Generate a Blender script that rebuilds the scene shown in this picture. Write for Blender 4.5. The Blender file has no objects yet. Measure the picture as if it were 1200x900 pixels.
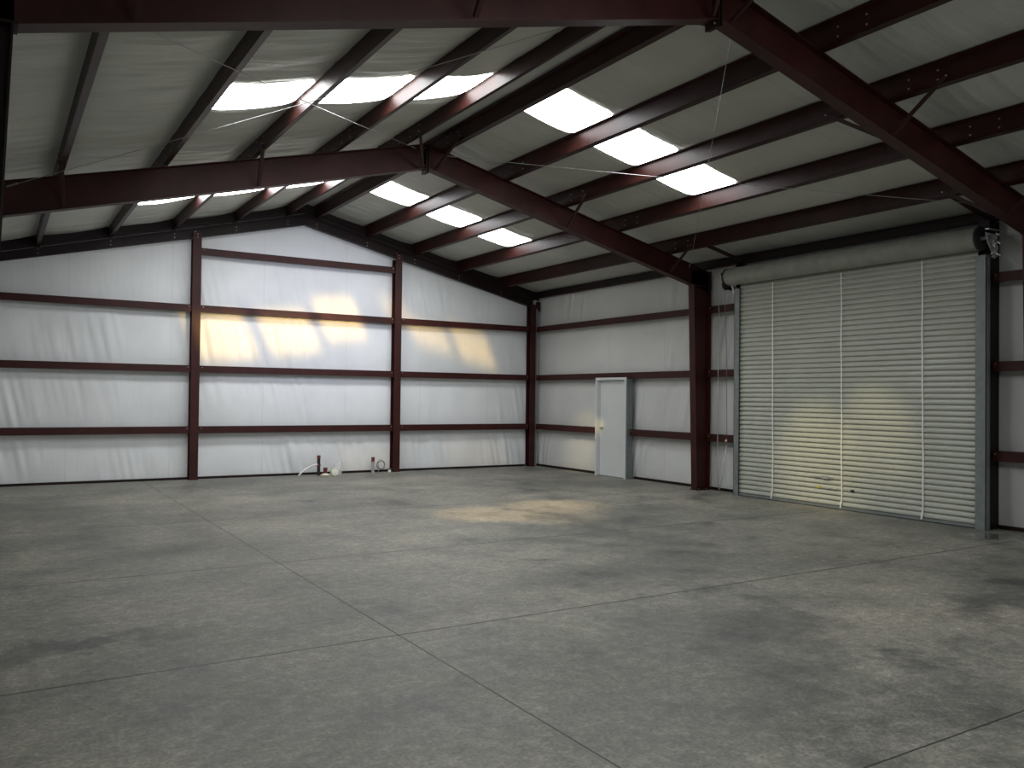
import bpy, math, random
from mathutils import Vector, Matrix, noise
C = bpy.context.scene.collection
rnd = random.Random(7)

# ------------------------------------------------------------------ helpers
class MB:
    def __init__(s): s.v = []; s.f = []
    def hexa(s, p):                       # p: 4 bottom ring points, 4 top ring points
        n = len(s.v); s.v += [tuple(q) for q in p]
        for f in ((0,3,2,1),(4,5,6,7),(0,1,5,4),(1,2,6,5),(2,3,7,6),(3,0,4,7)):
            s.f.append(tuple(n+i for i in f))
        return s
    def box(s, x0, x1, y0, y1, z0, z1):
        return s.hexa([(x0,y0,z0),(x1,y0,z0),(x1,y1,z0),(x0,y1,z0),(x0,y0,z1),(x1,y0,z1),(x1,y1,z1),(x0,y1,z1)])
    def slab(s, poly, y0, y1):            # polygon in xz extruded over y
        n = len(s.v); k = len(poly)
        s.v += [(x,y0,z) for x,z in poly] + [(x,y1,z) for x,z in poly]
        s.f.append(tuple(range(n,n+k))); s.f.append(tuple(range(n+2*k-1,n+k-1,-1)))
        for i in range(k):
            j=(i+1)%k; s.f.append((n+i,n+k+i,n+k+j,n+j))
        return s
    def slabx(s, poly, x0, x1):           # polygon in yz extruded over x
        n = len(s.v); k = len(poly)
        s.v += [(x0,y,z) for y,z in poly] + [(x1,y,z) for y,z in poly]
        s.f.append(tuple(range(n,n+k))); s.f.append(tuple(range(n+2*k-1,n+k-1,-1)))
        for i in range(k):
            j=(i+1)%k; s.f.append((n+i,n+k+i,n+k+j,n+j))
        return s
    def bar(s, a, b, w, h, up=(0,0,1)):
        a=Vector(a); b=Vector(b); d=(b-a).normalized(); u=Vector(up)
        r=d.cross(u).normalized()*(w/2); t=r.cross(d).normalized()*(h/2)
        return s.hexa([a-r-t,a+r-t,a+r+t,a-r+t,b-r-t,b+r-t,b+r+t,b-r+t])
    def tube(s, pts, rad, seg=8, cap=True):
        pts=[Vector(p) for p in pts]; n0=len(s.v); up=Vector((0.13,0.21,0.97)).normalized()
        for i,p in enumerate(pts):
            d=(pts[min(i+1,len(pts)-1)]-pts[max(i-1,0)]).normalized()
            r=d.cross(up)
            if r.length<.05: r=d.cross(Vector((1,0,0)))
            r.normalize(); t=r.cross(d)
            rr=rad[i] if isinstance(rad,(list,tuple)) else rad
            for k in range(seg):
                a=2*math.pi*k/seg; s.v.append(tuple(p+r*math.cos(a)*rr+t*math.sin(a)*rr))
        for i in range(len(pts)-1):
            for k in range(seg):
                a=n0+i*seg+k; b=n0+i*seg+(k+1)%seg
                s.f.append((a,b,b+seg,a+seg))
        if cap:
            s.f.append(tuple(n0+k for k in range(seg-1,-1,-1))); e=n0+(len(pts)-1)*seg
            s.f.append(tuple(e+k for k in range(seg)))
        return s
    def grid(s, nu, nv, fn):
        n0=len(s.v)
        for i in range(nu+1):
            for j in range(nv+1): s.v.append(tuple(fn(i/nu,j/nv)))
        for i in range(nu):
            for j in range(nv):
                a=n0+i*(nv+1)+j; s.f.append((a,a+nv+1,a+nv+2,a+1))
        return s
    def build(s, name, mat, parent=None, smooth=False, bevel=0):
        off = parent_world(parent)
        me=bpy.data.meshes.new(name)
        me.from_pydata([(x-off.x,y-off.y,z-off.z) for x,y,z in s.v],[],s.f)
        me.validate(); me.update()
        if smooth:
            for p in me.polygons: p.use_smooth=True
        me.materials.append(mat)
        o=bpy.data.objects.new(name,me); C.objects.link(o)
        if parent is not None: o.parent=parent
        if bevel:
            m=o.modifiers.new('bevel','BEVEL'); m.width=bevel; m.segments=2; m.limit_method='ANGLE'
        return o
def parent_world(p):
    v=Vector((0,0,0))
    while p is not None: v+=p.location; p=p.parent
    return v
def tag(o,label=None,cat=None,group=None,kind=None):
    if label: o['label']=label
    if cat: o['category']=cat
    if group: o['group']=group
    if kind: o['kind']=kind
    return o
def thing(name,loc,label,cat,group=None,kind=None):
    o=bpy.data.objects.new(name,None); o.empty_display_size=.1; C.objects.link(o); o.location=loc
    return tag(o,label,cat,group,kind)
def copy_tree(o,loc=None,parent=None):
    c=o.copy(); C.objects.link(c)
    if parent is not None: c.parent=parent
    if loc is not None: c.location=loc
    for ch in [q for q in bpy.data.objects if q.parent is o]: copy_tree(ch,None,c)
    return c

# ------------------------------------------------------------------ materials
def mat(name, col, rough=.5, metal=0, spec=.5):
    m=bpy.data.materials.new(name); m.use_nodes=True
    b=m.node_tree.nodes['Principled BSDF']
    b.inputs['Base Color'].default_value=(*col,1); b.inputs['Roughness'].default_value=rough
    b.inputs['Metallic'].default_value=metal; b.inputs['Specular IOR Level'].default_value=spec
    return m,m.node_tree.nodes,m.node_tree.links,b
def noise_node(N,L,scale,stretch=(1,1,1),detail=4,rough=.55,src='Object'):
    tc=N.new('ShaderNodeTexCoord'); mp=N.new('ShaderNodeMapping'); mp.inputs['Scale'].default_value=stretch
    L.new(tc.outputs[src],mp.inputs['Vector'])
    n=N.new('ShaderNodeTexNoise'); n.inputs['Scale'].default_value=scale; n.inputs['Detail'].default_value=detail
    n.inputs['Roughness'].default_value=rough
    L.new(mp.outputs[0],n.inputs['Vector']); return n
def ramp(N,L,inp,stops):
    r=N.new('ShaderNodeValToRGB'); e=r.color_ramp.elements
    while len(e)<len(stops): e.new(.5)
    for k,(p,c) in zip(e,stops):
        k.position=p; k.color=(*c,1) if len(c)==3 else c
    L.new(inp,r.inputs[0]); return r
def mix(N,L,fac,a,b,mode='MIX'):
    m=N.new('ShaderNodeMix'); m.data_type='RGBA'; m.blend_type=mode
    if isinstance(fac,(int,float)): m.inputs[0].default_value=fac
    else: L.new(fac,m.inputs[0])
    for i,q in ((6,a),(7,b)):
        if isinstance(q,tuple): m.inputs[i].default_value=(*q,1)
        else: L.new(q,m.inputs[i])
    return m.outputs[2]
def bump(N,L,h,b,strength=.3,dist=.02,prev=None):
    k=N.new('ShaderNodeBump'); k.inputs['Strength'].default_value=strength; k.inputs['Distance'].default_value=dist
    L.new(h,k.inputs['Height'])
    if prev is not None: L.new(prev,k.inputs['Normal'])
    L.new(k.outputs[0],b.inputs['Normal']); return k.outputs[0]

def steel_mat(name,col,rough=.5):
    m,N,L,b=mat(name,col,rough,0,.28)
    n=noise_node(N,L,3,(1,1,1),5)
    lo=tuple(c*.75 for c in col); hi=tuple(c*1.25 for c in col)
    r=ramp(N,L,n.outputs[0],[(.35,lo),(.7,hi)]); L.new(r.outputs[0],b.inputs['Base Color'])
    n2=noise_node(N,L,60,(1,1,1),2); bump(N,L,n2.outputs[0],b,.08,.004)
    return m
M={}
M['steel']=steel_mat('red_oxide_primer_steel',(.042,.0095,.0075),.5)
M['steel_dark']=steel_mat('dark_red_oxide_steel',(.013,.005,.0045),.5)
M['purlin']=steel_mat('purlin_brown_steel',(.030,.0085,.0065),.42)
M['brace']=steel_mat('brace_steel',(.045,.02,.018),.5)

def insulation(name,stretch,col,fine,str_=.5,seam_axis=None,seam_off=0,seam_gap=1.79):
    m,N,L,b=mat(name,col,.42,0,.35)
    n=noise_node(N,L,1.3,(.5,.5,.5),3); lo=tuple(c*.88 for c in col); hi=tuple(min(1,c*1.06) for c in col)
    r=ramp(N,L,n.outputs[0],[(.3,lo),(.75,hi)])
    n2=noise_node(N,L,fine,stretch,6,.6)
    pr=bump(N,L,n2.outputs[0],b,str_,.035)
    n3=noise_node(N,L,fine*4,stretch,3,.5)
    bump(N,L,n3.outputs[0],b,str_*.28,.01,pr)
    col_out=r.outputs[0]
    if seam_axis is not None:
        tc=N.new('ShaderNodeTexCoord'); sp=N.new('ShaderNodeSeparateXYZ'); L.new(tc.outputs['Object'],sp.inputs[0])
        wob=noise_node(N,L,1.2,(1,1,1),2)
        a=N.new('ShaderNodeMath'); a.operation='MULTIPLY_ADD'; a.inputs[1].default_value=.05; L.new(wob.outputs[0],a.inputs[0]); L.new(sp.outputs[seam_axis],a.inputs[2])
        s0=N.new('ShaderNodeMath'); s0.operation='SUBTRACT'; s0.inputs[1].default_value=seam_off; L.new(a.outputs[0],s0.inputs[0])
        md=N.new('ShaderNodeMath'); md.operation='PINGPONG'; md.inputs[1].default_value=seam_gap/2; L.new(s0.outputs[0],md.inputs[0])
        rr=ramp(N,L,md.outputs[0],[(0,(1,1,1)),(.012,(0,0,0))])
        col_out=mix(N,L,rr.outputs[0],col_out,tuple(c*.84 for c in col))
    L.new(col_out,b.inputs['Base Color'])
    return m
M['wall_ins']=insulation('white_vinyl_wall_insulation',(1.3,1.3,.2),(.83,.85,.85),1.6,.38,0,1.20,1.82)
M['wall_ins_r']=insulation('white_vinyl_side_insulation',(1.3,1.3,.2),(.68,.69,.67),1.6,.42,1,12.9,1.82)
M['roof_ins_l']=insulation('roof_insulation_left',(.35,2.6,.35),(.63,.64,.585),2.4,1.0,1,1.0,1.83)  # both roof slopes greyer than the wall vinyl: dimmer light put into the colour
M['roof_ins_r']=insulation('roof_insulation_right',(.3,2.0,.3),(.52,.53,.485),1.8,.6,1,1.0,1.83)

def floor_mat():
    m,N,L,b=mat('broom_swept_concrete',(.2,.2,.19),.55,0,.4)
    big=noise_node(N,L,.33,(1,1.2,1),5,.6)
    med=noise_node(N,L,1.5,(1,.9,1),7,.68)
    fine=noise_node(N,L,11,(1,1,1),6,.75)
    spk=noise_node(N,L,42,(1,1,1),3,.7)
    c1=ramp(N,L,big.outputs[0],[(.34,(.150,.152,.142)),(.52,(.235,.232,.215)),(.68,(.30,.285,.255))])
    c2=ramp(N,L,med.outputs[0],[(.34,(.58,.58,.60)),(.46,(.94,.94,.94)),(.66,(1.25,1.23,1.19))])
    c3=ramp(N,L,fine.outputs[0],[(.34,(.74,.74,.74)),(.52,(1,1,1)),(.68,(1.42,1.42,1.40))])
    c4=ramp(N,L,spk.outputs[0],[(.32,(.72,.72,.72)),(.5,(1,1,1)),(.68,(1.3,1.3,1.3))])
    col=mix(N,L,1,c1.outputs[0],c2.outputs[0],'MULTIPLY'); col=mix(N,L,1,col,(.90,.895,.83),'MULTIPLY'); col=mix(N,L,1,col,c3.outputs[0],'MULTIPLY'); col=mix(N,L,1,col,c4.outputs[0],'MULTIPLY')
    geo=N.new('ShaderNodeTexCoord'); wv=noise_node(N,L,1.6,(1,1,1),6,.7)
    # warped position for stains
    ws=N.new('ShaderNodeVectorMath'); ws.operation='SUBTRACT'; ws.inputs[1].default_value=(.5,.5,.5); L.new(wv.outputs[1],ws.inputs[0])
    wm=N.new('ShaderNodeVectorMath'); wm.operation='MULTIPLY'; wm.inputs[1].default_value=(1.5,1.5,0); L.new(ws.outputs[0],wm.inputs[0])
    pos=N.new('ShaderNodeVectorMath'); pos.operation='ADD'; L.new(geo.outputs['Object'],pos.inputs[0]); L.new(wm.outputs[0],pos.inputs[1])
    def blob(cx,cy,rx,ry,ang,soft=.7):
        mp=N.new('ShaderNodeMapping'); mp.vector_type='TEXTURE'
        mp.inputs['Location'].default_value=(cx,cy,0); mp.inputs['Rotation'].default_value=(0,0,ang); mp.inputs['Scale'].default_value=(rx,ry,1)
        L.new(pos.outputs[0],mp.inputs['Vector'])
        ln=N.new('ShaderNodeVectorMath'); ln.operation='LENGTH'; L.new(mp.outputs[0],ln.inputs[0])
        mr=N.new('ShaderNodeMapRange'); mr.inputs[1].default_value=1; mr.inputs[2].default_value=1-soft; mr.inputs[3].default_value=0; mr.inputs[4].default_value=1
        L.new(ln.outputs['Value'],mr.inputs[0]); return mr.outputs[0]
    for cx,cy,rx,ry,ang,dk,tint in STAINS:
        f=blob(cx,cy,rx,ry,ang,.95)
        k=N.new('ShaderNodeMath'); k.operation='MULTIPLY'; k.inputs[1].default_value=min(.85,dk*1.3); L.new(f,k.inputs[0])
        col=mix(N,L,k.outputs[0],col,tint)
    # saw cut joints and faint cold joints
    sp=N.new('ShaderNodeSeparateXYZ'); L.new(geo.outputs['Object'],sp.inputs[0])
    jn=noise_node(N,L,2.5,(1,1,1),3)
    def joint(axis,val,w,dark,blur=.3):
        nonlocal col
        a=N.new('ShaderNodeMath'); a.operation='MULTIPLY_ADD'; a.inputs[1].default_value=.012; L.new(jn.outputs[0],a.inputs[0]); L.new(sp.outputs[axis],a.inputs[2])
        s0=N.new('ShaderNodeMath'); s0.operation='SUBTRACT'; s0.inputs[1].default_value=val+.006; L.new(a.outputs[0],s0.inputs[0])
        ab=N.new('ShaderNodeMath'); ab.operation='ABSOLUTE'; L.new(s0.outputs[0],ab.inputs[0])
        mr=N.new('ShaderNodeMapRange'); mr.inputs[1].default_value=w*(1+blur); mr.inputs[2].default_value=w*(1-blur); mr.inputs[3].default_value=0; mr.inputs[4].default_value=dark
        L.new(ab.outputs[0],mr.inputs[0]); col=mix(N,L,mr.outputs[0],col,(.016,.016,.014))
        return mr.outputs[0]
    joint(0,2.505,.0058,.95,.3)
    joint(0,8.55,.012,.28,.8); joint(0,5.6,.012,.14,.8)
    joint(1,5.52,.0105,.85,.5); joint(1,2.45,.006,.9); joint(1,8.5,.016,.6,.6); joint(1,11.75,.016,.5,.6); joint(1,14.6,.02,.3,.8)
    L.new(col,b.inputs['Base Color'])
    rr=ramp(N,L,med.outputs[0],[(.3,(.42,.42,.42)),(.7,(.62,.62,.62))])
    # wet patch beside the roll-up door is shinier
    wet=blob(10.95,5.75,.35,.55,0,.5); ro=mix(N,L,wet,rr.outputs[0],(.06,.06,.06)); L.new(ro,b.inputs['Roughness'])
    pr=bump(N,L,med.outputs[0],b,.15,.01); bump(N,L,fine.outputs[0],b,.12,.004,pr)
    return m
G=(.050,.053,.053)
STAINS=[(4.9,4.5,1.0,.9,.3,.55,G),(4.2,3.5,.8,.45,.6,.5,G),(5.3,3.4,.28,.18,0,.6,G),(4.9,2.9,.7,.5,.5,.4,G),
        (7.3,3.9,1.2,.32,.2,.6,G),(9.0,4.0,1.0,.4,0,.5,G),(5.0,6.4,1.5,.8,0,.3,G),(6.4,7.0,1.3,.8,.7,.42,G),(4.9,7.3,.22,.2,0,.5,G),
        (.6,6.3,1.0,.22,.05,.62,G),(1.6,9.7,1.3,.5,.2,.28,G),(4.45,13.1,.55,.25,.7,.55,G),(4.3,12.75,.16,.1,0,.5,(.4,.4,.38)),
        (10.9,5.75,.5,.3,.4,.75,(.05,.055,.05)),(8.0,5.9,.25,.1,0,.5,G),(5.6,8.4,2.2,.6,.1,.2,G),
        (6.2,15.6,2.6,.7,0,.25,(.36,.33,.28)),(3.2,5.9,.9,.3,.2,.3,G),(1.8,4.2,.8,.4,.3,.25,G)]
M['concrete']=floor_mat()
def simple(name,col,rough=.5,metal=0,amp=.12,sc=6):
    m,N,L,b=mat(name,col,rough,metal)
    n=noise_node(N,L,sc,(1,1,1),4)
    r=ramp(N,L,n.outputs[0],[(.3,tuple(c*(1-amp) for c in col)),(.7,tuple(min(1,c*(1+amp)) for c in col))])
    L.new(r.outputs[0],b.inputs['Base Color']); return m
M['curtain']=simple('rollup_curtain_paint',(.41,.425,.365),.38,0,.05,2)
M['roll']=simple('rolled_curtain_paint',(.27,.28,.24),.55,0,.14,5)
M['galv']=simple('galvanised_steel',(.20,.225,.225),.5,.3,.12,9)
M['galv_bright']=simple('bright_galvanised',(.6,.6,.58),.35,.7,.25,22)
M['strap']=simple('white_strapping',(.82,.82,.78),.5,0,.05)
M['door_white']=simple('white_door_paint',(.66,.68,.67),.4,0,.04,2)
M['knob']=simple('satin_knob',(.45,.40,.33),.3,.8,.1)
M['bolt']=simple('zinc_bolt',(.40,.38,.36),.4,.6,.1)
M['black']=simple('black_plastic_pipe',(.018,.016,.018),.45)
M['redtape']=simple('red_cap_tape',(.15,.022,.02),.5)
M['pvc']=simple('grey_pvc',(.36,.36,.35),.5)
M['pex']=simple('white_pex_hose',(.85,.85,.83),.4,0,.04)
M['cream']=simple('cream_plastic',(.86,.82,.66),.5,0,.05)
M['wire']=simple('grey_wire',(.30,.28,.29),.5)
M['cable']=simple('steel_cable',(.42,.42,.41),.4,.6)
M['rubber']=simple('black_rubber_seal',(.02,.02,.02),.7)
M['label']=simple('yellow_tag',(.55,.45,.10),.5)
def plastic_bag():
    m,N,L,b=mat('clear_plastic_wrap',(.85,.85,.82),.25); b.inputs['Alpha'].default_value=.30
    n=noise_node(N,L,30,(1,1,1),4); bump(N,L,n.outputs[0],b,.6,.02); return m
M['bag']=plastic_bag()
def panel_mat():
    m,N,L,b=mat('translucent_fiberglass_daylight_panel',(.9,.9,.88),.4)
    n=noise_node(N,L,1.5,(.4,3,1),3)
    r=ramp(N,L,n.outputs[0],[(.3,(.93,.96,1)),(.7,(1,1,1))])
    L.new(r.outputs[0],b.inputs['Emission Color']); b.inputs['Emission Strength'].default_value=PANEL
    return m
PANEL=12.0
M['panel']=panel_mat()

# ------------------------------------------------------------------ geometry constants (metres)
RX=5.61; RZ=5.60; SR=.24; SL=.25
def roof(x): return RZ-(SR*(x-RX) if x>RX else SL*(RX-x))
XL,XR=-.54,11.76; YB=17.66; YF=-6.6
YN,YM=5.54,11.60
PR=[5.91,7.07,8.24,9.41,10.59]; PL=[5.28,4.22,3.03,1.89,.69]
PD=.22                                        # purlin depth
G1,G2,G3,G4=.993,2.211,3.423,4.572
SKY_R=[(8.64,9.62),(14.17,15.12)]; SKY_L=[(8.74,9.68),(14.35,15.22)]

# ------------------------------------------------------------------ structure: floor, walls, ceiling
fl=MB().box(XL-.1,XR+.1,YF-.1,YB+.1,-.2,0).build('floor',M['concrete'])
tag(fl,'grey stained concrete floor slab with dark saw-cut joints','floor',kind='structure')

def pillow(t):  return (max(0.0,math.sin(math.pi*t)))**.55
def cells(v,levels):
    for a,b in zip(levels,levels[1:]):
        if a<=v<=b: return (v-a)/(b-a)
    return 0
def wrinkle(a,z,seed,tcell):
    w=noise.noise(Vector((a*2.2+z*.5,z*.35,seed)))*.016
    cl=max(0,noise.noise(Vector((a*.8,z*.5,seed+30)))+.1)*2.2          # creases come in clusters
    w+=cl*noise.noise(Vector((a*9+z*1.9,z*.5,seed+9)))*.034
    return w*pillow(tcell)
def back_wall():
    lv=[-.05,G1,G2,G3,G4+.05,6.2]; lvs=[-.05,G1,G2,G3,6.2]
    def fn(u,v):
        x=XL+(XR-XL)*u; z=v*(roof(x)+PD+.06)
        mid=3.45<x<7.8; t=cells(z,lv if mid else lvs)
        return (x,YB-.045*pillow(t)+wrinkle(x,z,1.5,t),z)
    return MB().grid(520,130,fn)
o=back_wall().build('wall_back',M['wall_ins'],smooth=True); tag(o,'back gable wall faced with white vinyl insulation','wall',kind='structure')
def side_wall(x0,sgn):
    lv=[-.05,G1,G2,G3,4.6]
    def fn(u,v):
        y=YF+(YB+.02-YF)*u; z=v*4.55; t=cells(z,lv)
        return (x0-sgn*.04*pillow(t)+sgn*wrinkle(y,z,4.5,t),y,z)
    return MB().grid(800,80,fn)
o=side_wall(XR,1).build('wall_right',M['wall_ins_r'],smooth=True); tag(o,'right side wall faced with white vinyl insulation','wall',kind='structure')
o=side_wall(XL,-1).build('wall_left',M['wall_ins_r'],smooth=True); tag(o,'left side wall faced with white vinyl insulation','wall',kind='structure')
o=MB().slab([(XL,0),(XR,0),(XR,roof(XR)+.3),(RX,roof(RX)+.3),(XL,roof(XL)+.3)],YF-.05,YF).build('wall_front',M['wall_ins'])
tag(o,'front gable wall behind the viewer','wall',kind='structure')

def sag(x,y):
    if x>RX: lv=[RX]+[p-.07 for p in PR]+[XR+.02]
    else: lv=[XL-.02]+sorted([p-.07 for p in PL])+[RX]
    t=cells(x,lv); amp=.045 if x>RX else .048
    near_ridge = PL[0]-.07<x<PR[0]
    if near_ridge: amp=.0
    pf=pillow(t)
    w=noise.noise(Vector((x*.6,y*2.6,3.3)))*.02+noise.noise(Vector((x*1.1,y*9,7.7)))*.016+noise.noise(Vector((x*1.6,y*19,2.7)))*.006
    return amp*pf+(w*pf*(1.9 if x<RX else .8))
def roof_z(x,y): return roof(x)+PD+.012-sag(x,y)
def roof_sheet():
    mb=MB()
    return mb
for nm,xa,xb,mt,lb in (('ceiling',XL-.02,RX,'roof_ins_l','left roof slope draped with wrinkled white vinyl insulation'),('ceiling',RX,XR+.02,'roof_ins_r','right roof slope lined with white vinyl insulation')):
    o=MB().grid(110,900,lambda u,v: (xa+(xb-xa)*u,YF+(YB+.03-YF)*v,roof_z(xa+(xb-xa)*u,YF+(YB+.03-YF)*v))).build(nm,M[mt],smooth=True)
    tag(o,lb,'ceiling',kind='structure')
# opaque outer roof so no light leaks
o=MB().slab([(XL-.1,roof(XL)+.42),(RX,RZ+.44),(XR+.1,roof(XR)+.42),(XR+.1,roof(XR)+.46),(RX,RZ+.48),(XL-.1,roof(XL)+.46)],YF-.1,YB+.1).build('ceiling',M['galv']); tag(o,'outer metal roof sheeting','roof',kind='structure')

# ------------------------------------------------------------------ daylight panels
def light_pane(xa,xb,ya,yb,parent):
    # superellipse-cornered sheet following the sag of the insulation, just under it
    N_=30; mb=MB(); r=.15
    def bound(u):                                # y inset near the ends for rounded corners
        d=min(u,1-u)*(xb-xa)
        return 0 if d>=r else r-math.sqrt(max(0,r*r-(r-d)**2))
    def fn(u,v):
        x=xa+(xb-xa)*u; i=bound(u)*.8; y=ya+i+(yb-ya-2*i)*v
        return (x,y,roof_z(x,y)-.007)
    mb.grid(N_,14,fn); return mb.build('light_panel',M['panel'],parent,smooth=True)
wn=0
wl={('R',0):'bright translucent roof panel strip on right slope between the two near rafter frames',
    ('R',1):'bright translucent roof panel strip on right slope beyond the middle rafter frame',
    ('L',0):'bright translucent roof panel strip on left slope above the middle rafter',
    ('L',1):'thin-looking bright roof panel strip on left slope, seen below the middle rafter'}
def skylight(side,ya,yb,label):
    global wn; wn+=1
    root=thing('window_%d'%wn,((7.6 if side=='R' else 3.6),(ya+yb)/2,roof(7.6 if side=='R' else 3.6)+PD),label,'skylight',None,'structure')
    if side=='R': sp=[(PR[0]+.06,PR[1]-.10),(PR[1]-.02,PR[2]-.10),(PR[2]-.02,PR[3]-.10)]
    else: sp=[(PL[3]+.08,PL[2]-.10),(PL[2]+.0,PL[1]-.10),(PL[1]+.0,PL[0]-.10)]
    for a,b in sp: light_pane(a,b,ya,yb,root)
for i,(a,b) in enumerate(SKY_R): skylight('R',a,b,wl[('R',i)])
for i,(a,b) in enumerate(SKY_L): skylight('L',a,b,wl[('L',i)])
for yy in (-3.4,):  # unseen strips behind the camera, added for their light
    skylight('R',yy,yy+.95,'unseen translucent roof panel strip on right slope behind the view, added for light'); skylight('L',yy,yy+.95,'unseen translucent roof panel strip on left slope behind the view, added for light')

skylight('L',2.6,3.5,'unseen translucent roof panel strip on left slope, added to light the foreground')  # strip out of view, added as fill for foreground floor and steel
# ------------------------------------------------------------------ bolts
bm=MB(); bm.tube([(0,0,0),(0,0,.010)],.010,6); bolt_me=None
def bolt(parent,p,axis):
    global bolt_me
    if bolt_me is None:
        o=bm.build('bolt',M['bolt']); bolt_me=o.data; bpy.data.objects.remove(o)
    o=bpy.data.objects.new('bolt',bolt_me); C.objects.link(o); o.parent=parent
    o.location=Vector(p)-parent_world(parent)
    o.rotation_euler={'-x':(0,-math.pi/2,0),'-y':(math.pi/2,0,0),'-z':(math.pi,0,0)}[axis]
    return o

# ------------------------------------------------------------------ rafters
def bot(x,frame):      # underside of rafter
    return (5.225-.24*(x-RX)) if x>RX else (5.215-.257*(RX-x))
def rafter(y,side,label,group):
    xa,xb=(RX+.012,11.66) if side=='R' else (RX-.012,-.40)
    root=thing('roof_rafter',((xa+xb)/2,y,bot((xa+xb)/2,0)),label,'rafter',group)
    w=.075; t=.012
    def seq(xs,zf,z2):
        mb=MB()
        return mb
    tz=lambda x: roof(x)-.002
    MB().slab([(xa,bot(xa,0)+t),(xb,bot(xb,0)+t),(xb,tz(xb)-t),(xa,tz(xa)-t)],y-.004,y+.004).build('web',M['steel'],root)
    MB().slab([(xa,tz(xa)-t),(xb,tz(xb)-t),(xb,tz(xb)),(xa,tz(xa))],y-w,y+w).build('top_flange',M['steel'],root)
    xc=11.20 if side=='R' else .06
    MB().slab([(xa,bot(xa,0)),(xc,bot(xc,0)),(xc,bot(xc,0)+t),(xa,bot(xa,0)+t)],y-w,y+w).build('bottom_flange',M['steel'],root)
    s=1 if side=='R' else -1
    e=MB().box(min(xa,xa+s*.016)-(.0 if s>0 else 0),max(xa,xa+s*.016),y-.085,y+.085,bot(xa,0)-.07,tz(xa)-.004).build('end_plate',M['steel_dark'],root)
    for k,z in enumerate((bot(xa,0)-.04,bot(xa,0)+.05,tz(xa)-.06)):
        if side=='L': bolt(root,(xa-.028,y-.055,z),'-x')
    return root
GR='red oxide rafters of the rigid frames'
rafter(YN,'L','dark red steel rafter running along the top edge of the view, left slope',GR)
rafter(YN,'R','nearest dark red steel rafter slanting down to the upper right corner',GR)
rafter(YM,'L','dark red steel rafter of the middle frame, left of the ridge',GR)
rafter(YM,'R','dark red steel rafter of the middle frame, right of ridge down to the red column',GR)

# end wall rafters: channel with lips
def end_rafter(side,label):
    xa,xb=(RX,11.50) if side=='R' else (RX,-.35)
    zb=lambda x: (5.345-.235*abs(x-RX)); zt=lambda x: roof(x)-.01
    root=thing('end_wall_rafter',((xa+xb)/2,17.5,zb((xa+xb)/2)),label,'rafter','channel rafters along the back gable')
    MB().slab([(xa,zb(xa)),(xb,zb(xb)),(xb,zt(xb)),(xa,zt(xa))],17.50,17.506).build('web',M['steel_dark'],root)
    MB().slab([(xa,zb(xa)),(xb,zb(xb)),(xb,zb(xb)+.006),(xa,zb(xa)+.006)],17.43,17.50).build('bottom_flange',M['steel_dark'],root)
    MB().slab([(xa,zt(xa)-.006),(xb,zt(xb)-.006),(xb,zt(xb)),(xa,zt(xa))],17.43,17.50).build('top_flange',M['steel_dark'],root)
    MB().slab([(xa,zb(xa)),(xb,zb(xb)),(xb,zb(xb)+.03),(xa,zb(xa)+.03)],17.424,17.43).build('lip',M['steel_dark'],root)
    MB().slab([(xa,zt(xa)-.03),(xb,zt(xb)-.03),(xb,zt(xb)),(xa,zt(xa))],17.424,17.43).build('lip',M['steel_dark'],root)
    for x in (PR if side=='R' else PL)+([7.79] if side=='R' else [3.42]):
        for dz in (.06,.13): bolt(root,(x-.03,17.488,zb(x)+dz),'-y')
    return root
end_rafter('L','dark red channel rafter along top of back wall, left of the peak')
end_rafter('R','dark red channel rafter along top of back wall, right of the peak')

for side,(xa,xb),nm in (('L',(RX,XL+.05),'trim_1'),('R',(RX,11.68),'trim_2')):
    o=MB().slab([(xa,roof(xa)+.01),(xb,roof(xb)+.01),(xb,roof(xb)+PD+.02),(xa,roof(xa)+PD+.02)],17.50,17.51).slab([(xa,roof(xa)+.075),(xb,roof(xb)+.075),(xb,roof(xb)+.105),(xa,roof(xa)+.105)],17.47,17.50).build(nm,M['steel_dark'])
    tag(o,'dark rake angle closing the top of the back wall, %s of the peak'%('left' if side=='L' else 'right'),'trim',kind='structure')
# ------------------------------------------------------------------ columns
def side_column(y,side,label,zk):
    g='tapered red frame columns'
    if side=='R': x0b,x0t,x1=11.32,11.205,11.66
    else: x0b,x0t,x1=-.06,.065,-.44
    s=1 if side=='R' else -1
    root=thing('steel_column',((x0b+x1)/2,y,0),label,'column',g)
    w=.075; t=.012*s; top=bot(x0t,0); ST=M['steel'] if side=='R' else M['steel_dark']  # left columns get the darker steel: their weak light is put into the colour
    MB().slab([(x0b,0.015),(x1,.015),(x1,zk),(x0t,zk),(x0t,top)],y-.004,y+.004).build('web',ST,root)
    MB().slab([(x0b,.015),(x0b+t,.015),(x0t+t,top),(x0t,top)],y-w,y+w).build('inner_flange',ST,root)
    MB().slab([(x1-t,.015),(x1,.015),(x1,zk),(x1-t,zk)],y-w,y+w).build('outer_flange',ST,root)
    MB().box(min(x0b,x1)-.015,max(x0b,x1)+.01,y-.1,y+.1,0,.016).build('base_plate',M['steel_dark'],root)
    MB().slab([(x0t-s*.02,top+.0),(x1,top+.0),(x1,top+.014),(x0t-s*.02,top+.014)],y-.085,y+.085).build('cap_plate',M['steel_dark'],root)
    for xx in (.06,.26): 
        bolt(root,(min(x0b,x1)+xx,y-.055,.028),'-z'); 
    for k in (.05,.17,.29): bolt(root,(min(x0t,x1)+k,y-.06,top-.016),'-z')
    return root
side_column(YM,'R','thick dark red column against the right wall, left of the roll-up door',4.17)
side_column(YN,'L','near-black tapered column at the far left edge of the view',4.0)
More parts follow.
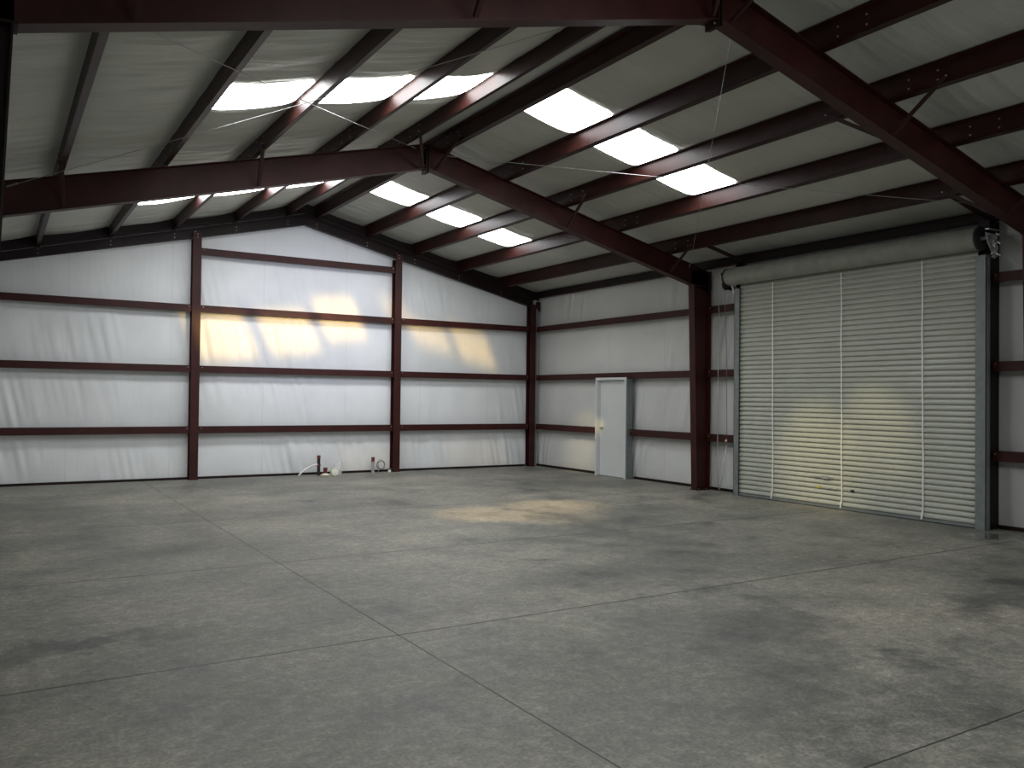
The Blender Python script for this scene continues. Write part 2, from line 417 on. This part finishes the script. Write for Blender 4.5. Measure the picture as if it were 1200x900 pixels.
side_column(YM,'L','middle-frame column mostly hidden behind the near left column',4.0)
side_column(YN,'R','frame column just beyond the right edge of the view',4.17)

def gable_column(xc,label):
    top=5.345-.235*abs(xc-RX)-.01
    root=thing('steel_column',(xc,17.5,0),label,'column','slim columns standing against the back gable')
    w=.082
    MB().box(xc-w,xc+w,17.415,17.425,.012,top+.12).build('front_flange',M['steel'],root)
    MB().box(xc-.004,xc+.004,17.425,17.59,.012,top).build('web',M['steel'],root)
    MB().box(xc-w,xc+w,17.59,17.60,.012,top).build('rear_flange',M['steel'],root)
    MB().box(xc-w-.01,xc+w+.01,17.41,17.61,0,.012).build('base_plate',M['steel_dark'],root)
    for zz in (.05,.11): bolt(root,(xc,17.403,top+zz-.03),'-y')
    return root
gable_column(3.42,'dark red column on the back wall, left one, ending below the sloping rafter')
gable_column(7.79,'dark red column on the back wall, right one, beside the coiled wire')
# corner column
root=thing('corner_column',(11.46,17.5,0),'dark red corner column where back wall meets right wall','column')
MB().box(11.375,11.54,17.415,17.425,.012,4.05).build('front_flange',M['steel'],root)
MB().box(11.452,11.46,17.425,17.58,.012,4.05).build('web',M['steel_dark'],root)
MB().box(11.375,11.54,17.58,17.59,.012,4.05).build('rear_flange',M['steel'],root)
MB().box(11.36,11.555,17.40,17.60,0,.012).build('base_plate',M['steel_dark'],root)
MB().slab([(11.54,3.98),(11.66,3.86),(11.66,4.12),(11.54,4.12)],17.41,17.43).build('gusset',M['steel_dark'],root)
MB().box(11.545,11.60,17.44,17.60,.0,4.0).build('corner_trim',M['galv'],root)

# ------------------------------------------------------------------ purlins
def purlin(x,label,group,y0=YF+.02,y1=17.66):
    z=roof(x); r=-SR if x>RX else SL
    root=thing('roof_purlin',(x,11.6,z),label,'purlin',group)
    a=x-.07
    MB().box(a,a+.005,y0,y1,z,z+PD).build('web',M['purlin'],root)
    MB().slab([(a,z),(x,z+r*.07),(x,z+r*.07+.005),(a,z+.005)],y0,y1).build('bottom_flange',M['purlin'],root)
    MB().slab([(x-.005,z+r*.07),(x,z+r*.07),(x,z+r*.07+.02),(x-.005,z+r*.07+.02)],y0,y1).build('lip',M['purlin'],root)
    MB().slab([(a-.06,z+PD-.004-r*.06),(a+.005,z+PD-.004),(a+.005,z+PD),(a-.06,z+PD-r*.06)],y0,y1).build('top_flange',M['purlin'],root)
    for yy in (YN,YM):
        for dy in (-.62,-.30,.07,.45):
            for dz in (.055,.15):
                if dy==.07 and dz==.15: continue
                bolt(root,(a,yy+dy,z+dz),'-x')
    return root
ords=['first','second','third','fourth','fifth']
for k,x in enumerate(PR): purlin(x,'dark red roof purlin on the right slope, %s down from the ridge'%ords[k],'purlins of the right roof slope')
for k,x in enumerate(PL): purlin(x,'dark red roof purlin on the left slope, %s down from the ridge'%ords[k],'purlins of the left roof slope')
# eave struts
def eave(x,s,label):
    z=4.205 if s>0 else 4.08
    root=thing('eave_strut',(x,8,z),label,'beam','eave struts')
    MB().box(min(x,x+s*.006),max(x,x+s*.006),YF+.02,17.6,z,z+.14).build('web',M['steel_dark'],root)
    MB().box(min(x,x+s*.12),max(x,x+s*.12),YF+.02,17.6,z,z+.006).build('bottom_flange',M['steel'],root)
    MB().box(min(x-s*.0,x+s*.12),max(x,x+s*.12),YF+.02,17.6,z+.135,z+.141).build('top_flange',M['steel_dark'],root)
eave(11.52,1,'dark red eave strut along the top of the right wall above the roll-up door')
eave(-.30,-1,'dark red eave strut along the top of the left wall')

# ------------------------------------------------------------------ girts (Z section: tall front flange, web running back to the sheeting, lip)
def girt_x(x0,x1,zc,label,group='girts across the back wall'):
    root=thing('wall_girt',((x0+x1)/2,17.5,zc),label,'girt',group)
    h=.068; y=17.45
    MB().box(x0,x1,y,y+.006,zc-h,zc+h).build('face_flange',M['steel'],root)
    MB().box(x0,x1,y+.006,17.645,zc+h-.006,zc+h).build('web',M['steel_dark'],root)
    MB().box(x0,x1,y+.006,y+.024,zc-h,zc-h+.006).build('lip',M['steel_dark'],root)
    for xx in (x0+.05,x1-.05): bolt(root,(xx,y-.012,zc+.03),'-y')
names={G1:'lowest',G2:'second-from-floor',G3:'third-from-floor',G4:'topmost'}
for zc in (G1,G2,G3):
    girt_x(-.5,3.335,zc,'%s dark red girt on the back wall, left bay'%names[zc])
    girt_x(3.505,7.705,zc,'%s dark red girt on the back wall, middle bay'%names[zc])
    girt_x(7.875,11.37,zc,'%s dark red girt on the back wall, right bay'%names[zc])
girt_x(3.505,7.705,G4,'short topmost dark red girt under the peak of the back wall')
def girt_y(y0,y1,zc,label,group='girts along the right wall'):
    root=thing('wall_girt',(11.6,(y0+y1)/2,zc),label,'girt',group)
    h=.068; x=11.555
    MB().box(x,x+.006,y0,y1,zc-h,zc+h).build('face_flange',M['steel'],root)
    MB().box(x+.006,11.745,y0,y1,zc+h-.006,zc+h).build('web',M['steel_dark'],root)
    MB().box(x+.006,x+.024,y0,y1,zc-h,zc-h+.006).build('lip',M['steel_dark'],root)
    for yy in (y0+.06,y1-.06): bolt(root,(x-.0,yy,zc+.03),'-x')
COLY=YM
for zc in (G2,G3): girt_y(YM+.09,17.40,zc,'%s dark red girt on the right wall between corner and red column'%names[zc])
girt_y(14.89,17.40,G1,'lowest dark red girt on the right wall between corner and white door')
girt_y(YM+.09,13.775,G1,'lowest dark red girt on the right wall between white door and red column')
for zc in (G1,G2,G3):
    girt_y(10.74,YM-.09,zc,'%s short dark red girt between the red column and the roll-up door'%names[zc])
    girt_y(-.5,6.19,zc,'%s dark red girt on the right wall right of the roll-up door'%names[zc])
# base channels
def base(nm,a,label):
    o=MB().box(*a).build(nm,M['steel_dark']); tag(o,label,'base trim',kind='structure')
base('baseboard_back',(XL,11.36,17.58,17.625,0,.045),'thin dark base angle along the foot of the back wall')
base('baseboard_right',(11.69,11.73,14.88,17.56,0,.05),'thin dark base angle between corner and white door')
base('baseboard_right',(11.69,11.73,YM-.6,13.78,0,.05),'thin dark base angle between white door and roll-up door')
base('baseboard_right',(11.69,11.73,-.5,6.19,0,.05),'thin dark base angle right of the roll-up door')

# ------------------------------------------------------------------ flange braces
def brace(x,yf,dy,label,g,xb=None):
    xb=x if xb is None else xb
    z0=bot(xb,0)+.03; z1=roof(x)+.07
    root=thing('flange_brace',(x,yf,z0),label,'brace',g)
    a=(xb-.0,yf+(.07 if dy>0 else -.07),z0); b=(x-.085,yf+dy,z1)
    mb=MB().bar(a,b,.045,.006,(1,0,0)).bar((a[0]+.02,a[1],a[2]),(b[0]+.02,b[1],b[2]),.006,.045,(1,0,0)); mb.build('angle_bar',M['brace'],root)
    bolt(root,(b[0]-.006,b[1],b[2]-.01),'-x')
for yf,fn in ((YN,'near'),(YM,'middle')):
    for k,x in ((0,PR[0]),(2,PR[2]),(4,PR[4])):
        for dy,w in ((-.72,'front'),(.72,'back')):
            brace(x,yf,dy,'thin angle brace on %s side of %s frame rafter, at %s right-slope purlin'%(w,fn,ords[k]),'angle braces from rafters up to purlins',RX+.13 if k==0 else None)
    for k,x in ((0,PL[0]),(2,PL[2]),(4,PL[4])):
        for dy,w in ((-.62,'front'),(.62,'back')):
            brace(x,yf,dy,'thin angle brace on %s side of %s frame rafter, at %s left-slope purlin'%(w,fn,ords[k]),'angle braces from rafters up to purlins',RX-.10 if k==0 else None)

# ------------------------------------------------------------------ cross bracing cables
def cable(a,b,label):
    root=thing('bracing_cable',a,label,'cable','cross-bracing cables under the roof')
    n=10; pts=[]
    for i in range(n+1):
        t=i/n; p=Vector(a).lerp(Vector(b),t); p.z-=.03*math.sin(math.pi*t); pts.append(p)
    MB().tube(pts,.0036,6).build('strand',M['cable'],root)
    d=(Vector(b)-Vector(a)).normalized()
    MB().tube([Vector(a),Vector(a)+d*.16],.011,8).build('turnbuckle',M['galv_bright'],root)
def rz(x): return roof(x)-.045
cable((5.42,YM-.03,rz(5.42)),(.05,YN+.05,rz(.05)),'thin cable on left slope from middle ridge to near left eave')
cable((.10,YM-.05,rz(.10)-.03),(5.45,YN+.05,rz(5.45)),'thin cable on left slope from middle left eave to near ridge')
cable((5.95,YM-.03,rz(5.95)),(11.15,YN+.05,rz(11.15)),'thin cable on right slope from middle ridge toward near right eave')
cable((11.1,YM-.06,rz(11.1)-.03),(5.95,YN+.05,rz(5.95)-.03),'steep-looking thin cable on right slope from near ridge to red column top')

# ------------------------------------------------------------------ roll-up door
D=thing('door_2',(11.42,8.45,0),'tall pale grey-green corrugated roll-up door on the right wall','roll-up door',None,'structure')
y0,y1=6.29,10.56; xcur=11.43; nsl=46; ztop=3.80; zb0=.05; pitch=(ztop-zb0)/nsl
prof=[]
for i in range(nsl):
    z=zb0+i*pitch
    for t,dx in ((0,.0),(.05,.0),(.10,-.020),(.22,-.027),(.50,-.026),(.80,-.016),(.97,.0)):
        prof.append((xcur+dx,z+t*pitch))
prof.append((xcur,ztop))
mb=MB(); n=len(prof); NY=6
for j in range(NY+1):
    y=y0+(y1-y0)*j/NY
    for x,z in prof: mb.v.append((x,y,z))
for j in range(NY):
    for i in range(n-1):
        a=j*n+i; mb.f.append((a,a+n,a+n+1,a+1))
mb.build('curtain',M['curtain'],D)
bb=MB().box(11.385,11.45,y0+.01,y1-.01,.012,.052).build('bottom_bar',M['galv'],D)
MB().box(11.40,11.44,y0+.01,y1-.01,0,.014).build('weather_seal',M['rubber'],bb)
# coil
cx,cz,cr=11.275,3.930,.157
mb=MB(); ny=90; sg=40
for j in range(ny+1):
    y=6.20+(10.72-6.20)*j/ny
    for k in range(sg):
        a=2*math.pi*k/sg; r=cr+.006*math.sin(a*1.0)+noise.noise(Vector((y*1.6,a*1.2,2)))*.005+noise.noise(Vector((y*14,math.cos(a)*1.5,math.sin(a)*1.5)))*.0022
        if j in (0,ny): r-=.008
        mb.v.append((cx+math.cos(a)*r,y,cz+math.sin(a)*r))
for j in range(ny):
    for k in range(sg):
        a=j*sg+k; b=j*sg+(k+1)%sg; mb.f.append((a,b,b+sg,a+sg))
mb.build('rolled_coil',M['roll'],D,smooth=True)
for ya,yb,nm in ((6.175,6.203,0),(10.717,10.745,1)):
    dr=MB().tube([(cx,ya,cz),(cx,yb,cz)],cr+.006,36).build('drum_end',M['rubber'],D)
MB().tube([(cx,6.06,cz),(cx,10.86,cz)],.03,14).build('axle',M['galv'],D)
# the rolled sheet leaving the coil
MB().grid(1,1,lambda u,v:(xcur-.004+.0*u,y0+(y1-y0)*v,3.78+.17*u)).build('head_sheet',M['roll'],D)
# guides with bolts
def guide(ya,yb):
    g=MB().box(11.36,11.368,ya,yb,.0,3.72).box(11.36,11.47,ya if ya<8 else yb-.008,(ya+.008) if ya<8 else yb,0,3.72).box(11.46,11.468,ya,yb,0,3.72).build('guide_rail',M['galv'],D)
    for i in range(13): bolt(g,(11.359,(ya+yb)/2,.25+i*.28),'-x')
guide(6.155,6.30); guide(10.54,10.66)
# straps
for ys,sd in ((9.80,1),(8.43,2),(7.075,3)):
    pts=[(11.398,ys+.012*noise.noise(Vector((z*1.7,sd,0)))+(.03*(3.6-z)/3.6-.02)*-1, z) for z in [3.76-.12*i for i in range(31)]]
    mb=MB()
    for p in pts:
        mb.v+= [(p[0],p[1]-.011,p[2]),(p[0],p[1]+.011,p[2])]
    for i in range(len(pts)-1): a=2*i; mb.f.append((a,a+1,a+3,a+2))
    # loose tail at the bottom
    e=pts[-1]; k=len(mb.v); mb.v+=[(e[0]-.01,e[1]-.013,.16),(e[0]-.01,e[1]+.013,.16),(e[0]-.02,e[1]+.0,.03),(e[0]-.02,e[1]+.026,.03)]
    mb.f+= [(k,k+1,k+3,k+2)]
    tag(mb.build('strap',M['strap'],D),'thin white strapping tape')
# latches and tags near the bottom
lt=MB().box(11.385,11.41,8.60,8.95,.478,.50).box(11.378,11.39,8.66,8.78,.465,.51).build('slide_latch',M['galv_bright'],D)
tag(MB().box(11.396,11.404,8.82,8.90,.31,.345).build('tag',M['label'],D),'small yellow tag')
MB().box(11.392,11.405,8.52,8.74,.31,.325).build('slide_latch',M['galv_bright'],D)
MB().box(11.392,11.405,8.20,8.26,.305,.335).build('lock_cylinder',M['black'],D)
# brackets
rb=MB().slab([(11.20,3.99),(11.50,3.99),(11.50,3.70),(11.42,3.66),(11.25,3.86)],6.075,6.083).box(11.20,11.50,6.03,6.083,4.03,4.04).build('bracket',M['galv_bright'],D)
mb=MB()
for i in range(14):      # crumpled chain and foil bunched on the bracket
    p=Vector((11.33+rnd.uniform(-.02,.02),6.03+rnd.uniform(-.03,.03),3.98-i*.022)); 
    q=p+Vector((rnd.uniform(-.04,.04),rnd.uniform(-.05,.05),-.03)); mb.tube([p,q],.010,6)
mb.build('tension_wheel_chain',M['galv_bright'],D)
MB().slab([(11.20,4.02),(11.50,4.02),(11.50,3.72),(11.30,3.74)],10.84,10.848).build('bracket',M['steel_dark'],D)
mb=MB()
for a in range(24):
    t=2*math.pi*a/24; r=.085
    mb.box(cx+math.cos(t)*r-.008,cx+math.cos(t)*r+.008,10.78,10.80,cz-.13+math.sin(t)*r-.008,cz-.13+math.sin(t)*r+.008)
mb.tube([(cx,10.775,cz-.13),(cx,10.805,cz-.13)],.08,20).build('chain_sprocket',M['brace'],D)
MB().slab([(11.30,3.80),(11.46,3.74),(11.46,3.62),(11.40,3.60)],10.66,10.70).build('guide_clip',M['galv_bright'],D)
# jamb columns
def jamb(ya,yb,label):
    r=thing('door_jamb_column',(11.5,(ya+yb)/2,0),label,'column','roll-up door jamb columns')
    MB().box(11.475,11.70,min(ya,yb),min(ya,yb)+.008,.0,4.20).build('web',M['steel_dark'],r)
    MB().box(11.475,11.483,ya,yb,0,4.20).build('face_flange',M['steel_dark'],r)
    MB().box(11.69,11.70,ya,yb,0,4.20).build('rear_flange',M['steel_dark'],r)
jamb(6.165,6.33,'nearly black steel jamb column right of the roll-up door')
jamb(10.67,10.735,'narrow steel jamb column left of the roll-up door')
# kick braces from the purlin to the jamb heads
for yy,wd in ((6.2,'right'),(10.6,'left')):
    r=thing('jamb_brace',(11.0,yy,4.3),'dark angle brace above the %s end of the rolled door coil'%wd,'brace','braces from the lowest purlin to the door jambs')
    MB().bar((10.60,yy,roof(10.6)+.03),(11.50,yy,4.24),.06,.008,(0,1,0)).bar((10.60,yy+.03,roof(10.6)+.03),(11.50,yy+.03,4.24),.008,.05,(0,0,1)).build('angle_bar',M['brace'],r)
# hand chain and rope
r=thing('pull_chain',(11.45,11.1,0),'thin grey pull chain hanging beside the roll-up door','chain')
MB().tube([(11.25,10.86,3.80),(11.42,11.09,3.72),(11.44,11.12,2.5),(11.45,11.13,1.2),(11.44,11.12,.35),(11.42,11.06,.07),(11.40,11.02,.06),(11.43,10.97,.35),(11.45,10.90,.92)],.006,6).build('chain_loop',M['galv_bright'],r,smooth=True)
MB().tube([(11.27,10.80,3.80),(11.40,10.93,3.70),(11.45,10.92,2.4),(11.46,10.91,.99)],.005,6).build('cord',M['galv'],r,smooth=True)
MB().tube([(11.45,10.91,1.0),(11.445,10.91,.96),(11.445,10.91,.91)],[.014,.03,.016],10).build('chain_keeper',M['knob'],r,smooth=True)

# ------------------------------------------------------------------ personnel door
d=thing('door_1',(11.55,14.34,0),'narrow white personnel door in a white steel frame on the right wall','door',None,'structure')
ya,yb=13.815,14.875; xf=11.475; fw=.055; zt=2.175
MB().box(xf,xf+.006,ya,ya+fw,0,zt-fw).box(xf,xf+.006,yb-fw,yb,0,zt-fw).box(xf,xf+.006,ya,yb,zt-fw,zt).build('frame_face',M['door_white'],d)
MB().box(xf+.006,11.70,ya+fw-.008,ya+fw,0,zt-fw).box(xf+.006,11.70,yb-fw,yb-fw+.008,0,zt-fw).box(xf+.006,11.70,ya+fw-.008,yb-fw+.008,zt-fw,zt-fw+.008).box(xf+.006,11.50,ya,ya+.008,0,zt).box(xf+.006,11.50,yb-.008,yb,0,zt).build('frame_jamb',M['door_white'],d)
lf=MB().box(11.575,11.62,ya+fw+.004,yb-fw-.004,.012,zt-fw-.006).build('door_leaf',M['door_white'],d)
MB().tube([(11.577,14.735,1.055),(11.568,14.735,1.055),(11.545,14.735,1.055),(11.535,14.735,1.055),(11.51,14.735,1.055),(11.50,14.735,1.055)],[.034,.034,.012,.022,.030,.012],16).build('door_knob',M['knob'],lf,smooth=True)
for z in (.25,1.06,1.9):
    MB().tube([(11.572,ya+fw+.004,z-.05),(11.572,ya+fw+.004,z+.05)],.008,8).build('hinge',M['galv'],lf)
MB().box(11.50,11.70,ya+fw,yb-fw,0,.012).build('threshold',M['galv'],d)
r=thing('door_stud',(11.6,13.73,0),'narrow grey metal stud standing right of the white door','stud')
MB().box(11.485,11.491,13.79,13.812,0,2.14).box(11.485,11.64,13.784,13.79,0,2.14).build('channel',M['galv'],r)
for i in range(8): bolt(r,(11.56,13.784,.12+i*.27),'-y')
r=thing('door_stud',(11.6,14.93,0),'narrow stud standing left of the white door','stud')
MB().box(11.56,11.566,14.885,14.935,0,2.14).box(11.566,11.70,14.929,14.935,0,2.14).build('channel',M['door_white'],r)

# ------------------------------------------------------------------ plumbing stub-ups by the back wall
r=thing('pipe_stub',(5.95,17.33,0),'tall black pipe stub with red band rising from floor at the back wall','pipe')
MB().tube([(5.95,17.33,0),(5.95,17.33,.40)],.034,16).build('pipe',M['black'],r,smooth=False)
tag(MB().tube([(5.95,17.33,.36),(5.95,17.33,.425)],.038,16).build('cap',M['redtape'],r),'red cap')
MB().tube([(5.95,17.33,.20),(5.95,17.33,.235)],.041,16).build('clamp',M['redtape'],r)
r=thing('water_hose',(5.5,17.25,0),'white bent plastic hose arching from floor to the black pipe','hose')
MB().tube([(5.49+.42*t,17.27+.02*t,.0+.235*math.sin(t*math.pi/2)**.8) for t in [i/14 for i in range(15)]],.017,10).build('tube',M['pex'],r,smooth=True)
r=thing('pipe_stub',(6.09,17.30,0),'short dark red capped pipe stub beside the plastic wrap','pipe')
MB().tube([(6.08,17.30,0),(6.09,17.30,.135)],.04,14).build('pipe',M['redtape'],r)
MB().tube([(6.09,17.30,.125),(6.09,17.30,.16)],.046,14).build('cap',M['redtape'],r)
# crumpled clear plastic
mb=MB()
def bag(u,v):
    a=2*math.pi*u; h=v; rad=(.10*(1-h)**.5+.035)*(1+.35*noise.noise(Vector((math.cos(a)*2,math.sin(a)*2,h*3))))
    return (6.30+.10*h+rad*math.cos(a),17.27+rad*.6*math.sin(a),.30*h)
mb.grid(28,12,bag); o=mb.build('plastic_wrap',M['bag'],smooth=True); tag(o,'crumpled clear plastic wrap standing between the pipe stubs','plastic wrap')
r=thing('round_lid',(6.22,17.10,0),'round cream plastic lid lying on the floor in front of the plastic wrap','lid')
MB().tube([(6.22,17.12,.075),(6.22,17.09,.075),(6.22,17.05,.075),(6.22,17.045,.075)],[.068,.075,.075,.06],20).build('shell',M['cream'],r)
MB().tube([(6.22,17.045,.075),(6.22,17.035,.075)],.03,14).build('hub',M['pex'],r)
r=thing('pipe_fitting',(6.0,17.08,0),'small cream plastic fitting lying on the floor left of the round lid','fitting')
MB().tube([(5.93,17.1,.025),(6.0,17.08,.03),(6.07,17.04,.03)],[.02,.034,.026],12).build('body',M['cream'],r,smooth=True)
r=thing('pipe_stub',(7.21,17.38,0),'grey pipe stub with a red top left of the wire coil','pipe')
MB().tube([(7.21,17.38,0),(7.21,17.38,.30)],.036,16).build('pipe',M['pvc'],r)
tag(MB().tube([(7.21,17.38,.255),(7.21,17.38,.35)],.038,16).build('cap',M['redtape'],r),'red cap')
r=thing('wire_coil',(7.42,17.42,0),'small coil of grey wire standing at the foot of the back wall','wire coil')
mb=MB(); pts=[]
for i in range(96):
    a=i/24*2*math.pi; rr=.075+.012*math.sin(i*.9)+.006*(i/24)
    pts.append((7.42+math.cos(a)*rr,17.42+.012*(i/24)-.02,.17+math.sin(a)*rr*1.1))
mb.tube(pts,.0065,6).build('coil',M['wire'],r,smooth=True)
MB().tube([(7.36,17.42,.0),(7.36,17.42,.08),(7.38,17.42,.12)],.006,6).build('tail',M['wire'],r)
MB().tube([(7.50,17.44,.10),(7.60,17.46,.07),(7.72,17.47,.06)],.005,6).build('tail',M['wire'],r)
o=MB().box(7.58,7.64,17.36,17.40,0,.05).build('conduit_stub',M['pex'],None,bevel=.008); tag(o,'tiny white conduit stub on the floor left of the right back column','conduit')

# ------------------------------------------------------------------ lights
def spot(name,loc,target,power,size_deg,blend,col,radius=.15,sq=False):
    l=bpy.data.lights.new(name,'SPOT'); l.energy=power; l.spot_size=math.radians(size_deg); l.spot_blend=blend; l.color=col; l.shadow_soft_size=radius
    o=bpy.data.objects.new(name,l); C.objects.link(o); o.location=loc
    o.rotation_euler=(Vector(target)-Vector(loc)).to_track_quat('-Z','Y').to_euler(); return o
def area(name,loc,target,power,sx,sy,col,spread=180):
    l=bpy.data.lights.new(name,'AREA'); l.shape='RECTANGLE'; l.size=sx; l.size_y=sy; l.energy=power; l.color=col; l.spread=math.radians(spread)
    o=bpy.data.objects.new(name,l); C.objects.link(o); o.location=loc
    o.rotation_euler=(Vector(target)-Vector(loc)).to_track_quat('-Z','Y').to_euler(); return o
WARM=(1,.63,.17)
def gobo(loc,wally,power,patches,shear):
    # low sun reflected through the roof panels: a lamp whose beam is cut into soft slanting patches
    o=spot('sun_glow',loc,(loc[0],wally,loc[2]),power,100,.2,WARM,.05); o.rotation_euler=(math.pi/2,0,0)
    l=o.data; l.use_nodes=True; N=l.node_tree.nodes; L=l.node_tree.links; em=N['Emission']; Dy=wally-loc[1]
    def mth(op,a,b=None,c=None):
        n=N.new('ShaderNodeMath'); n.operation=op
        for k,q in enumerate((a,b,c)):
            if q is None: continue
            if isinstance(q,(int,float)): n.inputs[k].default_value=q
            else: L.new(q,n.inputs[k])
        return n.outputs[0]
    tc=N.new('ShaderNodeTexCoord'); sp=N.new('ShaderNodeSeparateXYZ'); L.new(tc.outputs['Normal'],sp.inputs[0])
    az=mth('MAXIMUM',mth('ABSOLUTE',sp.outputs[2]),.01)
    X=mth('MULTIPLY_ADD',mth('DIVIDE',sp.outputs[0],az),GSX*Dy,loc[0]); Z=mth('MULTIPLY_ADD',mth('DIVIDE',sp.outputs[1],az),GSY*Dy,loc[2])
    total=None
    for x0,x1,z0,z1,st,tilt in patches:
        zr=mth('SUBTRACT',Z,(z0+z1)/2); xr=mth('SUBTRACT',X,(x0+x1)/2)
        xs=mth('MULTIPLY_ADD',zr,shear,xr); zs=mth('MULTIPLY_ADD',xr,tilt,zr)
        def soft(v,h,e):
            n=N.new('ShaderNodeMapRange'); n.interpolation_type='SMOOTHSTEP'; n.inputs[1].default_value=h+e; n.inputs[2].default_value=max(0,h-e)
            n.inputs[3].default_value=0; n.inputs[4].default_value=1; L.new(mth('ABSOLUTE',v),n.inputs[0]); return n.outputs[0]
        m=mth('MULTIPLY',mth('MULTIPLY',soft(xs,(x1-x0)/2,.16),soft(zs,(z1-z0)/2,.26)),st)
        total=m if total is None else mth('ADD',total,m)
    L.new(total,em.inputs['Strength']); return o
GSX,GSY=1,1
gobo((5.6,11.0,3.3),17.6,1700,[(3.35,4.55,2.45,3.35,1,-.10),(4.80,5.90,2.62,3.5,1,-.12),(6.0,6.95,2.95,3.85,1,-.1),(7.5,8.1,3.4,3.95,.35,.1),(8.25,9.15,2.85,3.4,.7,.2),(9.4,10.3,2.55,3.3,.9,.25),(9.2,10.8,.0,.6,.12,0),(6.6,7.8,.0,.5,.10,0)],.42)
spot('blue_skylight_glow',(5.8,11.0,4.0),(6.0,17.6,3.2),250,48,1,(.60,.62,1),.4)
spot('sun_glow',(7.9,9.2,4.4),(11.4,8.9,.60),420,24,1,(1,.80,.40),.08)
spot('sun_glow',(8.0,9.0,4.4),(11.4,7.8,1.25),260,18,1,(1,.80,.45),.08)
spot('sun_glow',(9.2,14.3,3.4),(11.75,15.7,.55),170,24,1,(1,.78,.42),.08)
spot('sun_glow',(9.6,12.9,1.6),(11.5,14.82,1.1),110,9,1,(1,.74,.3),.08)
for x,y,p,sz in ((6.2,10.6,60,22),(7.6,10.9,60,22),(6.9,9.9,30,20)):
    spot('sun_glow',(x-.4,y+.3,4.3),(x,y,0),p*12,sz*1.2,1,(1,.72,.38),.1)
area('front_fill',(5.6,-5.6,2.6),(5.6,17,1.0),45,6,3.2,(.90,.94,1),120)  # added fill lamp behind the camera; the front wall is closed
area('back_wall_fill',(5.6,13.2,4.2),(5.6,17.6,2.0),32,8,.4,(.92,.94,1),140)  # added fill lamp hanging free, brightens the back wall

w=bpy.data.worlds.new('world'); bpy.context.scene.world=w; w.use_nodes=True
w.node_tree.nodes['Background'].inputs[0].default_value=(.6,.65,.7,1); w.node_tree.nodes['Background'].inputs[1].default_value=.02

# ------------------------------------------------------------------ camera
f,yaw,pi_,ro,h=976.861,.5572275,.0161216,.0116028,1.7138
F=Vector((math.sin(yaw)*math.cos(pi_),math.cos(yaw)*math.cos(pi_),math.sin(pi_)))
R=Vector((math.cos(yaw),-math.sin(yaw),0)); U=R.cross(F)
R2=R*math.cos(ro)+U*math.sin(ro); U2=-R*math.sin(ro)+U*math.cos(ro)
cam=bpy.data.cameras.new('camera'); co=bpy.data.objects.new('camera',cam); C.objects.link(co)
cam.sensor_width=36; cam.lens=36*f/1200; cam.clip_start=.05
m=Matrix.Identity(4)
for i in range(3): m[i][0]=R2[i]; m[i][1]=U2[i]; m[i][2]=-F[i]
m[0][3],m[1][3],m[2][3]=0,0,h
co.matrix_world=m
S=bpy.context.scene; S.camera=co
S.view_settings.view_transform='Standard'; S.view_settings.look='None'; S.view_settings.exposure=0
S.cycles.max_bounces=8; S.cycles.diffuse_bounces=6
S.cycles.use_denoising=True
